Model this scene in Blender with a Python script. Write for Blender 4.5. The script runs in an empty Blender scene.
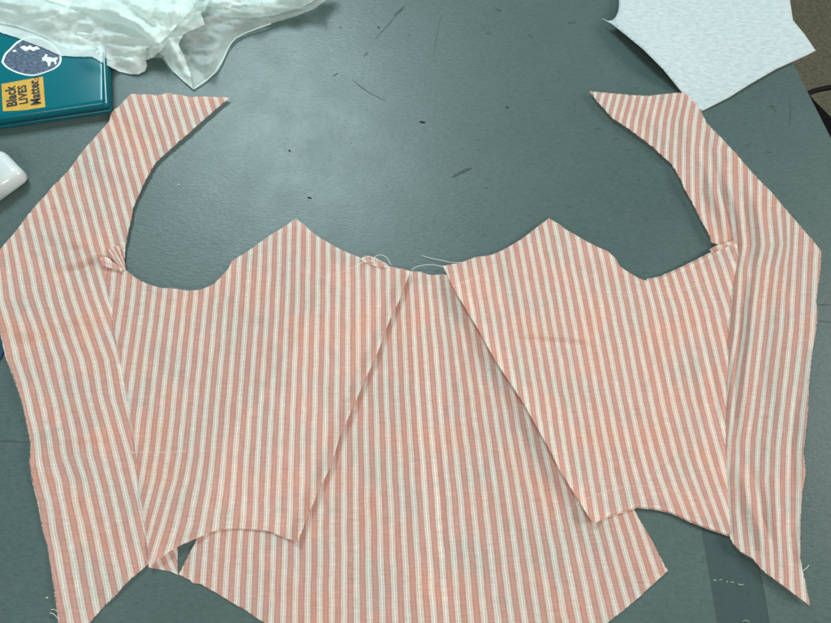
import bpy, bmesh, math, random
from mathutils import Vector, noise, geometry, Matrix
random.seed(7)
C = bpy.context.scene.collection
# ------------------------------------------------------------------ camera
TH = math.radians(20); D = 0.60; F = 600.0; W, H = 831.0, 623.0
CAM = Vector((0, -D*math.sin(TH), D*math.cos(TH)))
cd = bpy.data.cameras.new('camera'); co = bpy.data.objects.new('camera', cd); C.objects.link(co)
cd.sensor_width = 36; cd.lens = F*36/W; cd.clip_start = 0.01; cd.clip_end = 50
co.location = CAM; co.rotation_euler = (TH, 0, 0); bpy.context.scene.camera = co
ct, st = math.cos(TH), math.sin(TH)
def P(x, y, z=0.0):
    """where a traced outline point lies on the horizontal plane at height z"""
    dx = (x-W/2)/F; dy = -(y-H/2)/F
    d = Vector((dx, dy*ct+st, dy*st-ct)); t = (z-CAM.z)/d.z
    return CAM + d*t
# ------------------------------------------------------------------ helpers
def tag(o, label=None, cat=None, group=None, kind=None):
    if label: o['label'] = label
    if cat: o['category'] = cat
    if group: o['group'] = group
    if kind: o['kind'] = kind
    return o
def empty(name, loc, label, cat, group=None):
    o = bpy.data.objects.new(name, None); C.objects.link(o); o.location = loc; o.empty_display_size = .02
    bpy.context.view_layer.update()
    return tag(o, label, cat, group)
def link(name, me, mat, parent=None, smooth=True):
    o = bpy.data.objects.new(name, me); C.objects.link(o)
    if mat: me.materials.append(mat)
    if parent:
        o.parent = parent
        m = Matrix.Translation(-parent.location)
        p = parent
        while p.parent: p = p.parent; m = m @ Matrix.Translation(-p.location)
        me.transform(m)
    if smooth:
        for f in me.polygons: f.use_smooth = True
    return o
def from_bm(name, bm, mat, parent=None, smooth=True):
    me = bpy.data.meshes.new(name); bm.to_mesh(me); bm.free(); return link(name, me, mat, parent, smooth)
def resample(pl, step, closed=True):
    out = []; n = len(pl)
    for i in range(n if closed else n-1):
        a = Vector(pl[i]); b = Vector(pl[(i+1) % n]); L = (b-a).length; k = max(1, int(round(L/step)))
        for j in range(k): out.append(a.lerp(b, j/k))
    if not closed: out.append(Vector(pl[-1]))
    return out
def smooth_line(pl, it=2, closed=False):
    """corner cutting on an open polyline, ends kept"""
    pts = [Vector(p) for p in pl]
    for _ in range(it):
        q = [pts[0]]
        for a, b in zip(pts, pts[1:]): q += [a.lerp(b, .25), a.lerp(b, .75)]
        q.append(pts[-1]); pts = q
    return pts
def dseg(p, a, b):
    ab = b-a; L2 = ab.length_squared
    t = 0 if L2 == 0 else max(0, min(1, (p-a).dot(ab)/L2))
    return (p-(a+ab*t)).length, t
def dline(p, pl):
    best = 1e9; s = 0; n = len(pl)-1
    for i in range(n):
        d, t = dseg(p, pl[i], pl[i+1])
        if d < best: best = d; s = (i+t)/n
    return best, s
class Ridge:
    def __init__(s, pl, w, h, fade=True):
        s.pl = [Vector(p) for p in pl]; s.w = w; s.h = h; s.fade = fade
        xs = [p.x for p in s.pl]; ys = [p.y for p in s.pl]
        s.bb = (min(xs)-3*w, max(xs)+3*w, min(ys)-3*w, max(ys)+3*w)
    def __call__(s, p):
        if not (s.bb[0] < p.x < s.bb[1] and s.bb[2] < p.y < s.bb[3]): return 0
        d, t = dline(p, s.pl)
        e = math.exp(-(d/s.w)**2)
        if s.fade: e *= math.sin(math.pi*min(1, max(0, .08+.84*t)))**.7
        return s.h*e
def n2(p, sx, sy, ang=0, seed=0):
    c, s = math.cos(ang), math.sin(ang)
    return noise.noise(Vector(((p.x*c+p.y*s)/sx, (-p.x*s+p.y*c)/sy, seed*7.3)))
def cdt(outline, step, jit=.25, bstep=None, rough=0.0, seed=0):
    """triangulated sheet inside an outline, dense enough to carry folds"""
    rnd = random.Random(seed)
    b = resample(outline, bstep or step)
    if rough:
        b = [Vector((p.x + rough*noise.noise(Vector((p.x*.35, p.y*.35, seed))) + rnd.uniform(-.2, .2)*rough,
                     p.y + rough*noise.noise(Vector((p.x*.35, p.y*.35, seed+50))) + rnd.uniform(-.2, .2)*rough)) for p in b]
    xs = [p.x for p in b]; ys = [p.y for p in b]; nb = len(b); pts = list(b)
    def inside(x, y):
        c = False; j = nb-1
        for i in range(nb):
            yi, yj = b[i].y, b[j].y
            if (yi > y) != (yj > y) and x < (b[j].x-b[i].x)*(y-yi)/(yj-yi)+b[i].x: c = not c
            j = i
        return c
    y = min(ys)+step*.5; r = 0
    while y < max(ys):
        cr = []
        for i in range(nb):
            p, q = b[i], b[(i+1) % nb]
            if (p.y > y) != (q.y > y): cr.append(p.x+(y-p.y)*(q.x-p.x)/(q.y-p.y))
        cr.sort()
        for k in range(0, len(cr)-1, 2):
            x = cr[k]+step*.55
            while x < cr[k+1]-step*.5:
                pts.append(Vector((x+rnd.uniform(-jit, jit)*step, y+rnd.uniform(-jit, jit)*step))); x += step
        y += step*.87; r += 1
    res = geometry.delaunay_2d_cdt(pts, [], [list(range(nb))], 1, 1e-5)
    return res[0], res[2]
def interp(xs, v):
    if v <= xs[0][0]:
        a, b = xs[0], xs[1]
    elif v >= xs[-1][0]:
        a, b = xs[-2], xs[-1]
    else:
        for a, b in zip(xs, xs[1:]):
            if a[0] <= v <= b[0]: break
    return a[1]+(b[1]-a[1])*(v-a[0])/(b[0]-a[0])
def stripe_u(guides, p):
    """which woven stripe runs through this point: the grain of the cloth"""
    g = []
    for idx in sorted(guides):
        x = interp(guides[idx], p.y); g.append((x, idx))
    return interp(g, p.x)
def sheet(name, outline, zf, mat, parent=None, step=3.0, rough=0.0, guides=None, uvf=None, thick=.0006, seed=0, smooth=True):
    vs, fs = cdt(outline, step, rough=rough, seed=seed, bstep=min(step, 2.2))
    me = bpy.data.meshes.new(name)
    co_ = [P(v.x, v.y, zf(v)) for v in vs]
    me.from_pydata([tuple(c) for c in co_], [], [tuple(reversed(f)) for f in fs])
    me.update()
    if me.polygons and sum(f.normal.z for f in me.polygons) < 0: me.flip_normals()
    uv = me.uv_layers.new(name='UVMap')
    for l in me.loops:
        v = vs[l.vertex_index]
        if guides: uv.data[l.index].uv = (stripe_u(guides, v), P(v.x, v.y).y/.0107)
        elif uvf: uv.data[l.index].uv = uvf(v)
        else:
            q = P(v.x, v.y); uv.data[l.index].uv = (q.x, q.y)
    o = link(name, me, mat, parent, smooth)
    if thick and mat is not FAB:
        m = o.modifiers.new('thickness', 'SOLIDIFY'); m.thickness = thick; m.offset = -1
    return o
def tube_into(bm, pts, r, n=5, r1=None):
    pts = [Vector(p) for p in pts]; rings = []
    N = len(pts)
    for i, p in enumerate(pts):
        d = (pts[min(i+1, N-1)]-pts[max(i-1, 0)]).normalized()
        a = d.cross(Vector((0, 0, 1)))
        if a.length < 1e-3: a = d.cross(Vector((1, 0, 0)))
        a.normalize(); b = d.cross(a)
        rr = r if r1 is None else r+(r1-r)*i/(N-1)
        rings.append([bm.verts.new(p+(a*math.cos(t)+b*math.sin(t))*rr) for t in [2*math.pi*k/n for k in range(n)]])
    for i in range(N-1):
        for k in range(n): bm.faces.new((rings[i][k], rings[i][(k+1) % n], rings[i+1][(k+1) % n], rings[i+1][k]))
    bm.faces.new(list(reversed(rings[0]))); bm.faces.new(rings[-1])
def rbox(size, r, seg=4):
    bm = bmesh.new(); bmesh.ops.create_cube(bm, size=1)
    for v in bm.verts: v.co = Vector((v.co.x*size[0], v.co.y*size[1], v.co.z*size[2]))
    bmesh.ops.bevel(bm, geom=list(bm.edges), offset=r, segments=seg, profile=.5, affect='EDGES')
    return bm
# ------------------------------------------------------------------ materials
def mat(name):
    m = bpy.data.materials.new(name); m.use_nodes = True; nt = m.node_tree
    b = nt.nodes['Principled BSDF']; return m, nt, b
def N(nt, t, **kw):
    n = nt.nodes.new(t)
    for k, v in kw.items(): setattr(n, k, v)
    return n
def math_(nt, op, a, b=None):
    n = N(nt, 'ShaderNodeMath', operation=op)
    for i, v in enumerate((a, b)):
        if v is None: continue
        if hasattr(v, 'links'): nt.links.new(v, n.inputs[i])
        else: n.inputs[i].default_value = v
    return n.outputs[0]
def noise_(nt, vec, scale, detail=3, rough=.55, map_=None):
    if map_:
        mp = N(nt, 'ShaderNodeMapping'); mp.inputs['Scale'].default_value = map_[0]
        if len(map_) > 1: mp.inputs['Rotation'].default_value = map_[1]
        nt.links.new(vec, mp.inputs['Vector']); vec = mp.outputs[0]
    n = N(nt, 'ShaderNodeTexNoise'); n.inputs['Scale'].default_value = scale
    n.inputs['Detail'].default_value = detail; n.inputs['Roughness'].default_value = rough
    nt.links.new(vec, n.inputs['Vector']); return n.outputs['Fac']
def ramp(nt, fac, stops, interp_='LINEAR'):
    r = N(nt, 'ShaderNodeValToRGB'); r.color_ramp.interpolation = interp_
    e = r.color_ramp.elements
    while len(e) > 1: e.remove(e[0])
    e[0].position = stops[0][0]; e[0].color = (*stops[0][1], 1)
    for p, c in stops[1:]:
        x = e.new(p); x.color = (*c, 1)
    nt.links.new(fac, r.inputs[0]); return r.outputs[0]
def mixc(nt, mode, fac, a, b):
    n = N(nt, 'ShaderNodeMix', data_type='RGBA', blend_type=mode)
    ins = [n.inputs[0], n.inputs[6], n.inputs[7]]
    for i, v in zip(ins, (fac, a, b)):
        if hasattr(v, 'links'): nt.links.new(v, i)
        elif isinstance(v, tuple): i.default_value = (*v, 1)
        else: i.default_value = v
    return n.outputs[2]
def gray(v): return (v, v, v)
def bump(nt, b, h, strength, dist):
    n = N(nt, 'ShaderNodeBump'); n.inputs['Strength'].default_value = strength; n.inputs['Distance'].default_value = dist
    nt.links.new(h, n.inputs['Height']); nt.links.new(n.outputs[0], b.inputs['Normal'])

def fabric_mat():
    m, nt, b = mat('striped_linen')
    tc = N(nt, 'ShaderNodeTexCoord'); uv = tc.outputs['UV']
    sep = N(nt, 'ShaderNodeSeparateXYZ'); nt.links.new(uv, sep.inputs[0])
    wob = math_(nt, 'MULTIPLY', math_(nt, 'SUBTRACT', noise_(nt, uv, .35, 2), .5), .16)
    u = math_(nt, 'ADD', sep.outputs[0], wob)
    d = math_(nt, 'ABSOLUTE', math_(nt, 'SUBTRACT', math_(nt, 'FRACT', math_(nt, 'ADD', u, .5)), .5))
    edge = math_(nt, 'MULTIPLY', math_(nt, 'SUBTRACT', noise_(nt, uv, 1, 2, .6, ((3, 14, 1),)), .5), .05)
    d = math_(nt, 'ADD', d, edge)
    white = (1.0, .94, .86); cream = (.84, .72, .625); creamg = (.73, .625, .53); pink = (.67, .365, .30); pink2 = (.75, .45, .375)
    col = ramp(nt, d, [(0, white), (.035, white), (.075, creamg), (.12, creamg), (.155, (.94, .83, .75)), (.185, (.91, .79, .70)), (.225, (.82, .62, .53)), (.28, pink), (.38, pink), (.43, pink2), (.46, pink), (.5, pink2)])
    # slubby threads, along and across
    hs = ramp(nt, noise_(nt, uv, 1, 3, .6, ((.7, 11, 1),)), [(.3, gray(.88)), (.7, gray(1.10))])
    vs = ramp(nt, noise_(nt, uv, 1, 3, .6, ((15, .5, 1),)), [(.3, gray(.9)), (.7, gray(1.1))])
    col = mixc(nt, 'MULTIPLY', 1.0, col, hs); col = mixc(nt, 'MULTIPLY', 1.0, col, vs)
    hue = ramp(nt, noise_(nt, uv, .22, 2), [(.3, (.90, 1.0, 1.0)), (.5,(1,1,1)), (.7, (1.07, .96, .90))])
    col = mixc(nt, 'MULTIPLY', 1.0, col, hue)
    nt.links.new(col, b.inputs['Base Color'])
    b.inputs['Roughness'].default_value = .95; b.inputs['Specular IOR Level'].default_value = .12
    w1 = noise_(nt, uv, 1, 2, .6, ((2, 22, 1),)); w2 = noise_(nt, uv, 1, 2, .6, ((22, 2, 1),))
    cr = noise_(nt, uv, .9, 4, .62)
    h = math_(nt, 'ADD', math_(nt, 'ADD', w1, w2), math_(nt, 'MULTIPLY', cr, 2.2))
    bump(nt, b, h, .55, .0011)
    # thin loosely woven linen: a little of what lies beneath shows through
    tr = N(nt, 'ShaderNodeBsdfTransparent'); mx = N(nt, 'ShaderNodeMixShader')
    tf = N(nt, 'ShaderNodeMapRange'); tf.inputs['To Min'].default_value = .08; tf.inputs['To Max'].default_value = .22; nt.links.new(w1, tf.inputs[0])
    tl = N(nt, 'ShaderNodeBsdfTranslucent'); nt.links.new(col, tl.inputs[0]); m0 = N(nt, 'ShaderNodeMixShader'); m0.inputs[0].default_value = .24
    nt.links.new(b.outputs[0], m0.inputs[1]); nt.links.new(tl.outputs[0], m0.inputs[2])
    nt.links.new(tf.outputs[0], mx.inputs[0]); nt.links.new(m0.outputs[0], mx.inputs[1]); nt.links.new(tr.outputs[0], mx.inputs[2]); nt.links.new(mx.outputs[0], nt.nodes['Material Output'].inputs[0])
    return m
FAB = fabric_mat()
def thread_mat(name, c):
    m, nt, b = mat(name); b.inputs['Base Color'].default_value = (*c, 1); b.inputs['Roughness'].default_value = .8; return m
THW = thread_mat('cream_thread', (.85, .77, .68)); THP = thread_mat('salmon_thread', (.74, .42, .34))
def table_mat():
    m, nt, b = mat('grey_laminate')
    tc = N(nt, 'ShaderNodeTexCoord'); o = tc.outputs['Object']
    big = noise_(nt, o, 5, 3, .5)
    streak = noise_(nt, o, 1, 4, .65, ((190, 430, 1),))
    fine = noise_(nt, o, 900, 2, .6)
    col = ramp(nt, big, [(.35, (.054, .090, .084)), (.65, (.062, .101, .095))])
    col = mixc(nt, 'MULTIPLY', 1.0, col, ramp(nt, streak, [(.3, gray(.86)), (.7, gray(1.14))]))
    sp = ramp(nt, noise_(nt, o, 1, 2, .5, ((150, 300, 1),)), [(.0, gray(1)), (.66, gray(1)), (.74, gray(.66))])
    col = mixc(nt, 'MULTIPLY', .8, col, sp)
    nt.links.new(col, b.inputs['Base Color'])
    r = ramp(nt, noise_(nt, o, 22, 4, .6), [(.3, gray(.36)), (.7, gray(.44))]); nt.links.new(r, b.inputs['Roughness'])
    b.inputs['Specular IOR Level'].default_value = .52
    h = math_(nt, 'ADD', math_(nt, 'MULTIPLY', streak, 1.6), fine)
    bump(nt, b, h, .42, .0004)
    return m
TAB = table_mat()
def simple(name, c, rough=.5, spec=.5, var=.1, scale=60, bmp=0, metal=0):
    m, nt, b = mat(name); tc = N(nt, 'ShaderNodeTexCoord'); o = tc.outputs['Object']
    f = noise_(nt, o, scale, 4, .6)
    nt.links.new(ramp(nt, f, [(.3, tuple(x*(1-var) for x in c)), (.7, tuple(min(1, x*(1+var)) for x in c))]), b.inputs['Base Color'])
    b.inputs['Roughness'].default_value = rough; b.inputs['Specular IOR Level'].default_value = spec; b.inputs['Metallic'].default_value = metal
    if bmp: bump(nt, b, f, .5, bmp)
    return m
# ------------------------------------------------------------------ room under the table
me = bpy.data.meshes.new('floor'); me.from_pydata([(-4, -4, -.74), (4, -4, -.74), (4, 4, -.74), (-4, 4, -.74)], [], [(0, 1, 2, 3)])
fl = link('floor', me, simple('olive_carpet', (.085, .082, .056), .95, .1, .3, 140, .004), smooth=False); tag(fl, kind='structure')
# table: right edge traced, slab 28 mm
e0 = P(771, 15); e1 = P(831, 133); ed = (e1-e0).normalized()
A = e0-ed*.9; B = e1+ed*1.1
A = e0 + ed*((.95-e0.y)/ed.y); B = e0 + ed*((-.62-e0.y)/ed.y)
table = empty('table', (0, 0, -.74), 'large grey laminate worktable with scuffs and scratches under the striped cloth', 'table')
tb = bmesh.new()
loop = [Vector((-1.15, -.62, 0)), B, A, Vector((-1.15, .95, 0))]
top = [tb.verts.new((p.x, p.y, 0)) for p in loop]; bot = [tb.verts.new((p.x, p.y, -.028)) for p in loop]
tb.faces.new(top); tb.faces.new(list(reversed(bot)))
for i in range(4): tb.faces.new((bot[i], bot[(i+1) % 4], top[(i+1) % 4], top[i]))
bmesh.ops.bevel(tb, geom=[e for e in tb.edges if all(abs(v.co.z) < 1e-6 for v in e.verts)], offset=.003, segments=3, affect='EDGES')
tabletop = from_bm('tabletop', tb, TAB, table, smooth=False)
BLK = simple('black_metal', (.004, .004, .004), .7, .1, .1, 50)
for x, y in ((-1.05, -.5), (-1.05, .85), (B.x-.22, -.5), (A.x-.22, .85)):
    bm = rbox((.04, .04, .71), .004, 2); bmesh.ops.translate(bm, verts=bm.verts, vec=(x, y, -.385)); from_bm('leg', bm, BLK, table, False)
# scuffs on the laminate
SCF = simple('dark_scuff', (.045, .063, .061), .6, .3, .25, 300)
def scuff(pl, w, z=.00025, mt=SCF, name='scuff_mark', parent=table):
    pts = smooth_line(pl, 1); bm = bmesh.new(); L = []; n = len(pts)
    for i, p in enumerate(pts):
        d = (pts[min(i+1, n-1)]-pts[max(0, i-1)]); nn = Vector((-d.y, d.x)).normalized()
        ww = w*(.25+.75*math.sin(math.pi*(i+.5)/n))*random.uniform(.7, 1.2)*.5
        L.append((bm.verts.new(P(p.x+nn.x*ww, p.y+nn.y*ww, z)), bm.verts.new(P(p.x-nn.x*ww, p.y-nn.y*ww, z))))
    for a, b in zip(L, L[1:]): bm.faces.new((a[0], b[0], b[1], a[1]))
    bmesh.ops.recalc_face_normals(bm, faces=bm.faces)
    if sum(f.normal.z for f in bm.faces) < 0: bmesh.ops.reverse_faces(bm, faces=bm.faces)
    return from_bm(name, bm, mt, parent, False)
SCF2 = simple('faint_scuff', (.050, .080, .075), .6, .3, .2, 300)
scuff([(452, 177), (460, 173), (466, 170), (472, 168)], 3.2)
scuff([(375, 40), (382, 31), (389, 24), (396, 15), (404, 7)], 1.0, mt=SCF2)
scuff([(404, 6), (400, 11), (394, 15)], 2.4, mt=SCF2)
scuff([(352, 79), (360, 86), (370, 93), (386, 101)], .9, mt=SCF2)
scuff([(333, 76), (338, 73)], 1.8, mt=SCF2)
scuff([(364, 56), (368, 52)], 1.3, mt=SCF2)
scuff([(441, 14), (438, 30), (433, 58)], .5, mt=SCF2)
scuff([(496, 9), (502, 11)], 1.4); scuff([(568, 23), (576, 22)], 1.0); scuff([(339, 27), (342, 27.5)], 1.2)
scuff([(486, 33), (491, 34)], 1.6, mt=SCF2); scuff([(528, 34), (533, 37)], 1.6, mt=SCF2)
scuff([(771, 104), (774, 108), (776, 112)], 1.0); scuff([(768, 106), (776, 107)], .7); scuff([(766, 152), (773, 152)], .8)
scuff([(790, 100), (791, 112), (790, 125)], 1.0, mt=SCF2); scuff([(744, 146), (752, 143)], .8, mt=SCF2)
scuff([(0, 441), (12, 441.5), (31, 442)], .7); scuff([(817, 305), (831, 304.5)], .7); scuff([(817, 321), (831, 322)], .8)
scuff([(596, 128), (602, 129)], 1.2, mt=SCF2); scuff([(612, 139), (618, 138)], 1.4, mt=SCF2)
for k in range(16):
    x, y = random.uniform(240, 700), random.uniform(5, 240)
    a = random.gauss(0, .5); l = random.uniform(1, 3.5)
    scuff([(x, y), (x+l*math.cos(a), y+l*math.sin(a))], random.uniform(.4, 1.0), mt=SCF2)
# ------------------------------------------------------------------ the bodice
LS_IN = [(230,97.5),(214,110),(202,121),(185,136),(167.5,151.6),(156,162),(146,179),(138,196),(133,208),(131,219),(127,237),(125,250),(124,262),(125.5,270)]
L_SEAM = [(125.5,270),(112,262),(105,258),(105.5,274),(110,303),(113,325),(118,352),(127,395),(134,440),(139,486),(143,515),(147,540),(149,563)]
LS_OUT = [(149,563),(127,582),(115.5,595),(101,609),(90,622),(66,645),(61,643),(58,616),(55,593),(52,573),(48,547),(43,530),(37.5,501),(32,479),(30,462),(31,444),(27,424),(22,401),(14,378),(6,358),(0,332),(-4,310),(-5,290),(-4,268),(0,250),(10,238),(20,226),(28,215),(38,203),(46,195),(52,187),(60,180),(70,169),(80,155),(88,145),(100,132),(109,122),(112,112),(119,106),(131,94),(140,94.5),(150,94.5),(158,95.5),(168,93),(175,94.5),(190,97),(205,96.5)]
LF = [(125.5,270),(136,278.5),(147,284),(160,288),(173,288.5),(190,290.8),(202,289.5),(214,284),(223,275),(229,268),(232,261),(246,252.5),(269,236),(287,225),(296,218.4),(304,225),(315.5,235),(327,242),(338.6,248.5),(350,253.6),(362,258.5),(375,262),(388,266),(402,269.5),(410.5,271),
      (399,301),(390,319),(376,357),(370,369),(357,398),(339,439),(331,466),(321,486),(310,511),(298,541),(284,537),(269,530.5),(255,529),(237.5,528),(220,529),(208.7,532),(200,536),(185,542.6),(170,551),(156,561),(149,567.5),(148.8,563)]
LF_OUT = LF + [(147,540),(143,515),(139,486),(134,440),(127,395),(118,352),(113,325),(110,303),(105.5,274),(105,258),(112,262)]
R_SEAM = [(737,243),(738.5,257),(734.5,277),(731,306),(729.6,329),(728,372),(726.7,404),(725.5,430),(726,460),(727.5,490),(729,512),(731,535.4)]
RF_TOP = [(443,266),(458,263.5),(475,257.5),(492,255),(507,248),(521,239.5),(536,228),(549,218.4),(557,223),(567.5,230.5),(585,240.6),(596,246.4),(608,251.6),(615,258),(619.5,266),(631,274),(640,279),(647,281),(660,278.5),(677.6,271),(698,261),(715,252.5),(727,247),(737,243)]
RF_BOT = [(731,535.4),(706.5,527),(689,520),(672,512),(654.5,508),(637,506.5),(625,510),(608,515.5),(593,522)]
RF_LEFT = [(593,522),(590,519),(576,496.4),(559,469),(553,456),(538.6,430),(524,404),(512.6,386.6),(495,360),(478,329),(466,309),(453,287)]
RF_OUT = RF_TOP + R_SEAM[1:] + RF_BOT[1:] + RF_LEFT[1:]
RS_TOPIN = [(737,243),(724,246),(712,243),(708,232),(699,216),(690.6,199),(685,189),(680.5,179),(672,164),(657.5,151),(646,141.5),(631,130),(612.7,118),(597,101),(590,91.5)]
RS_REST = [(590,91.5),(608,93),(628.5,95),(649,96),(666,94),(685,92.4),(692,99.6),(699,108),(706.5,123),(727,144),(741,160),(757,178),(770,191),(793,218),(813,241),(821,251),(820.6,265.5),(817.7,288.6),(816,300),(817,312),(816,329),(812,352),(809,381),(807.6,410),(806,427),(803,453),(805.5,472),(802,492),(800,524),(800,558.5),(804.7,581.6),(809.5,605),(793,593),(776,580),(764,571.5),(753,558.5),(741,552),(732.5,542.6),(731,535.4)]
RS_OUT = list(RS_TOPIN) + RS_REST[1:-1] + [(729, 533)] + [(x-6, y) for x, y in list(reversed(R_SEAM))[1:-1]]
BK = [(405,276),(410.5,271.3),(421,272),(427,274.8),(434,275.3),(445,274.5),(449,276),(470,266),(492,262),(505,290),(522,330),(550,380),(590,440),(618,480),(631,505),(640,521),(651.6,541),(660,557),(667.5,571),(649,587.5),(640,596),(626,608),(608,622),(590,638),(540,652),(470,664),(420,668),(360,662),(300,642),(263,622),(242,607.6),(238,606),(219.5,594.6),(200,583.6),(193.5,583),(190,580),(179,574.4),(189,555),(200,534),(204,500),(212,470),(238,425),(272,380),(300,338),(318,295),(333,264),(360,266),(385,272)]
gLS = {0:[(250,-4),(300,1),(325,9),(360,17),(378,23),(406,30),(435,36.5),(464,39.5),(480,43.3),(503,49),(557,58),(586,63.5),(620,70)],
 2:[(150,-6),(244,13.9),(300,25),(330,36),(360,43.5),(400,54),(437,61.6),(455,64),(480,72.2),(503,76),(557,87.6),(607,96),(620,99)],
 4:[(150,14),(244,36.6),(300,49.5),(330,59),(360,69.3),(400,78),(437,87),(455,90),(480,97.2),(503,102),(554,113.6),(580,119),(620,128)],
 7:[(195,55),(244,68.7),(300,85.7),(360,106.8),(400,113),(437,124),(480,134.8),(503,140.5),(560,153),(620,166)],
 10:[(109,66),(142,76),(195,89),(244,101.5),(300,118),(360,143),(480,170),(620,200)],
 14:[(109,107),(142,117),(195,131),(244,144),(360,185),(620,240)],
 18:[(90,142),(109,148),(142,158),(195,173),(620,300)], 22:[(90,183),(109,189),(142,199),(195,214),(620,340)], 26:[(90,223),(109,229),(142,240),(620,380)]}
gLF = {-18:[(250,116),(297,112),(380,99),(454,90),(560,72)],
 -14:[(250,158),(297,153.8),(380,143),(454,134.5),(526,122),(565,112)],
 -10:[(250,200),(297,195.6),(380,187),(454,179.3),(478,175.5),(526,162),(565,150)],
 -4:[(220,262),(297,258),(380,252),(454,246.5),(526,243),(565,238)],
 0:[(220,299),(297,297.5),(380,294),(454,291.3),(526,289.5),(565,288)],
 4:[(220,338),(297,338),(380,337),(454,336),(526,336)], 10:[(220,397),(297,398.5),(380,401),(454,404)]}
gBK = {-12:[(300,235),(400,223),(540,206),(620,200)], -5:[(300,296),(500,286),(620,283)], 0:[(280,345),(500,344),(620,344)],
 7:[(280,411),(400,418),(500,425.5),(620,434)], 10:[(280,438),(360,447),(440,454),(500,461),(620,471)],
 12:[(280,455),(369,468),(480,483),(500,485),(620,498)], 19:[(300,525),(430,551),(480,562),(500,567),(620,592)],
 25:[(300,580),(500,632),(570,655),(620,672)]}
gRF = {-5:[(250,462),(307,472),(400,486),(487,497)], 0:[(220,506),(280,517),(307,521.6),(400,537),(487,549)],
 5:[(230,556),(307,571),(400,588),(487,603),(513,607)], 11:[(240,618),(270,625),(307,632.6),(400,651),(454,664),(480,673),(513,685.6)],
 16:[(250,668),(266,671),(307,684.4),(400,705),(471,724),(535,745)], 20:[(250,708),(307,726),(400,748),(535,790)]}
gRS = {0:[(240,817),(254,816),(330,812.5),(400,804),(450,799),(480,799),(530,798),(600,804)],
 -2:[(200,797),(233,796),(268,794),(330,791),(400,783),(450,778),(480,777),(530,779),(600,782)],
 -4:[(150,781),(210,779),(245,782),(268,777),(330,771),(400,763),(440,758),(480,757),(510,760),(600,766)],
 -6:[(150,760),(210,759.6),(245,763),(268,759),(330,752),(400,744),(440,738),(480,737),(510,738),(600,747)],
 -8:[(100,752),(150,740),(210,742),(245,745),(268,741),(330,737),(400,725),(480,718),(600,725)],
 -10:[(100,727),(150,719),(190,719),(210,722),(245,726),(300,722),(400,708),(600,705)],
 -14:[(95,690.5),(122,685),(150,683.5),(210,684),(245,692),(400,670)],
 -18:[(95,658.5),(122,652.5),(150,650),(210,648),(400,640)], -22:[(95,627),(122,620),(150,617),(210,614),(400,600)], -26:[(95,595),(122,588),(150,584),(210,580),(400,570)]}
gar = empty('unfinished_bodice', P(415, 380, 0), 'unfinished pink and cream striped linen bodice, raw edged, spread flat on the grey table', 'garment')
sm = lambda t: max(0, min(1, t))
def mk_z(base, ridges, amp, sc, ang, seed, fl=0.0004):
    R = [Ridge(*r) for r in ridges]
    def z(p):
        v = base if not callable(base) else base(p)
        v += amp*(n2(p, sc[0], sc[1], ang, seed) + .5*n2(p, sc[0]*.45, sc[1]*.45, ang+.5, seed+3) + .28*(1-2*abs(n2(p, sc[0]*.3, sc[1]*.2, ang-.3, seed+6))))
        for r in R: v += r(p)*(1.45 if r.fade else 1)
        return max(fl, v)
    return z
V2 = Vector
backline = [V2(p) for p in L_SEAM[2:]]; rseam = [V2(p) for p in R_SEAM]
# ridges: (polyline, width px, height m)
zLS = mk_z(.0026, [
  ([(230,97),(202,121),(167,152),(146,179),(133,208),(127,237)], 7, .0020, False),
  ([(50,266),(72,262),(92,254),(108,252)], 5, .0032), ([(70,275),(90,266),(104,266)], 4, -.0030), ([(40,262),(70,254),(96,244)],4,-.0016),
  ([(60,240),(78,244),(98,240)], 5, .0018),
  ([(0,325),(30,330),(60,320),(95,312)], 7, .0018), ([(5,345),(30,345),(66,333)], 5, -.0014),
  ([(30,450),(55,437),(85,436),(105,425)], 8, .0024), ([(28,432),(55,424),(90,410)], 6, -.0016),
  ([(20,390),(50,372),(85,365)], 7, .0016), ([(45,520),(80,505),(120,500)], 10, .0010),
  ([(60,115),(150,118),(195,105)], 14, .002), ([(85,160),(120,175),(150,170)], 10, .0014), ([(40,215),(80,205),(120,215)], 8, .0012),
  ([(0,250),(-5,290),(6,358),(22,401),(30,462)], 5, .0012, False),
  (L_SEAM[2:], 2.6, -.0014, False)], .0016, (46, 22), -.45, 1)
zLF0 = mk_z(.0042, [
  ([(298,541),(321,486),(357,398),(390,319),(410,271)], 7, .0045, False),
  ([(123,268),(160,288),(200,289),(229,268)], 6, .0018, False),
  ([(200,536),(170,551),(150,566)], 6, .003, False),
  ([(230,290),(270,330),(300,400)], 12, .0010), ([(150,340),(200,350),(250,340)], 10, .0012), ([(170,395),(230,385),(290,395)], 8, -.0009),
  ([(240,430),(290,440),(320,430)], 7, .0009), ([(190,470),(230,480),(280,476)], 9, -.0008), ([(250,262),(300,270),(350,290)], 6, .0009),
  (L_SEAM[2:], 2.6, -.0018, False)], .0014, (60, 30), .15, 4)
zRF0 = mk_z(.0046, [
  (RF_LEFT, 7, .0040, False),
  ([(640,279),(677,271),(715,252),(735,243)], 5, .0016, False),
  ([(520,334),(560,336),(592,340)], 3.5, .0016), ([(518,340),(560,343),(590,346)], 3, -.0012), ([(500,280),(530,285),(560,275)], 5, -.0011),
  ([(520,420),(545,424),(560,425)], 3, .0012), ([(655,470),(670,458),(680,450)], 2.4, -.0016), ([(700,330),(712,370),(716,420)], 5, -.0014), ([(690,330),(700,370),(706,430)], 5, .0014),
  ([(560,255),(600,258),(640,285)], 7, .001), ([(600,400),(650,410),(690,400)], 10, .0009),
  (R_SEAM, 2.4, -.0016, False)], .0014, (60, 30), -.2, 9)
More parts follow.
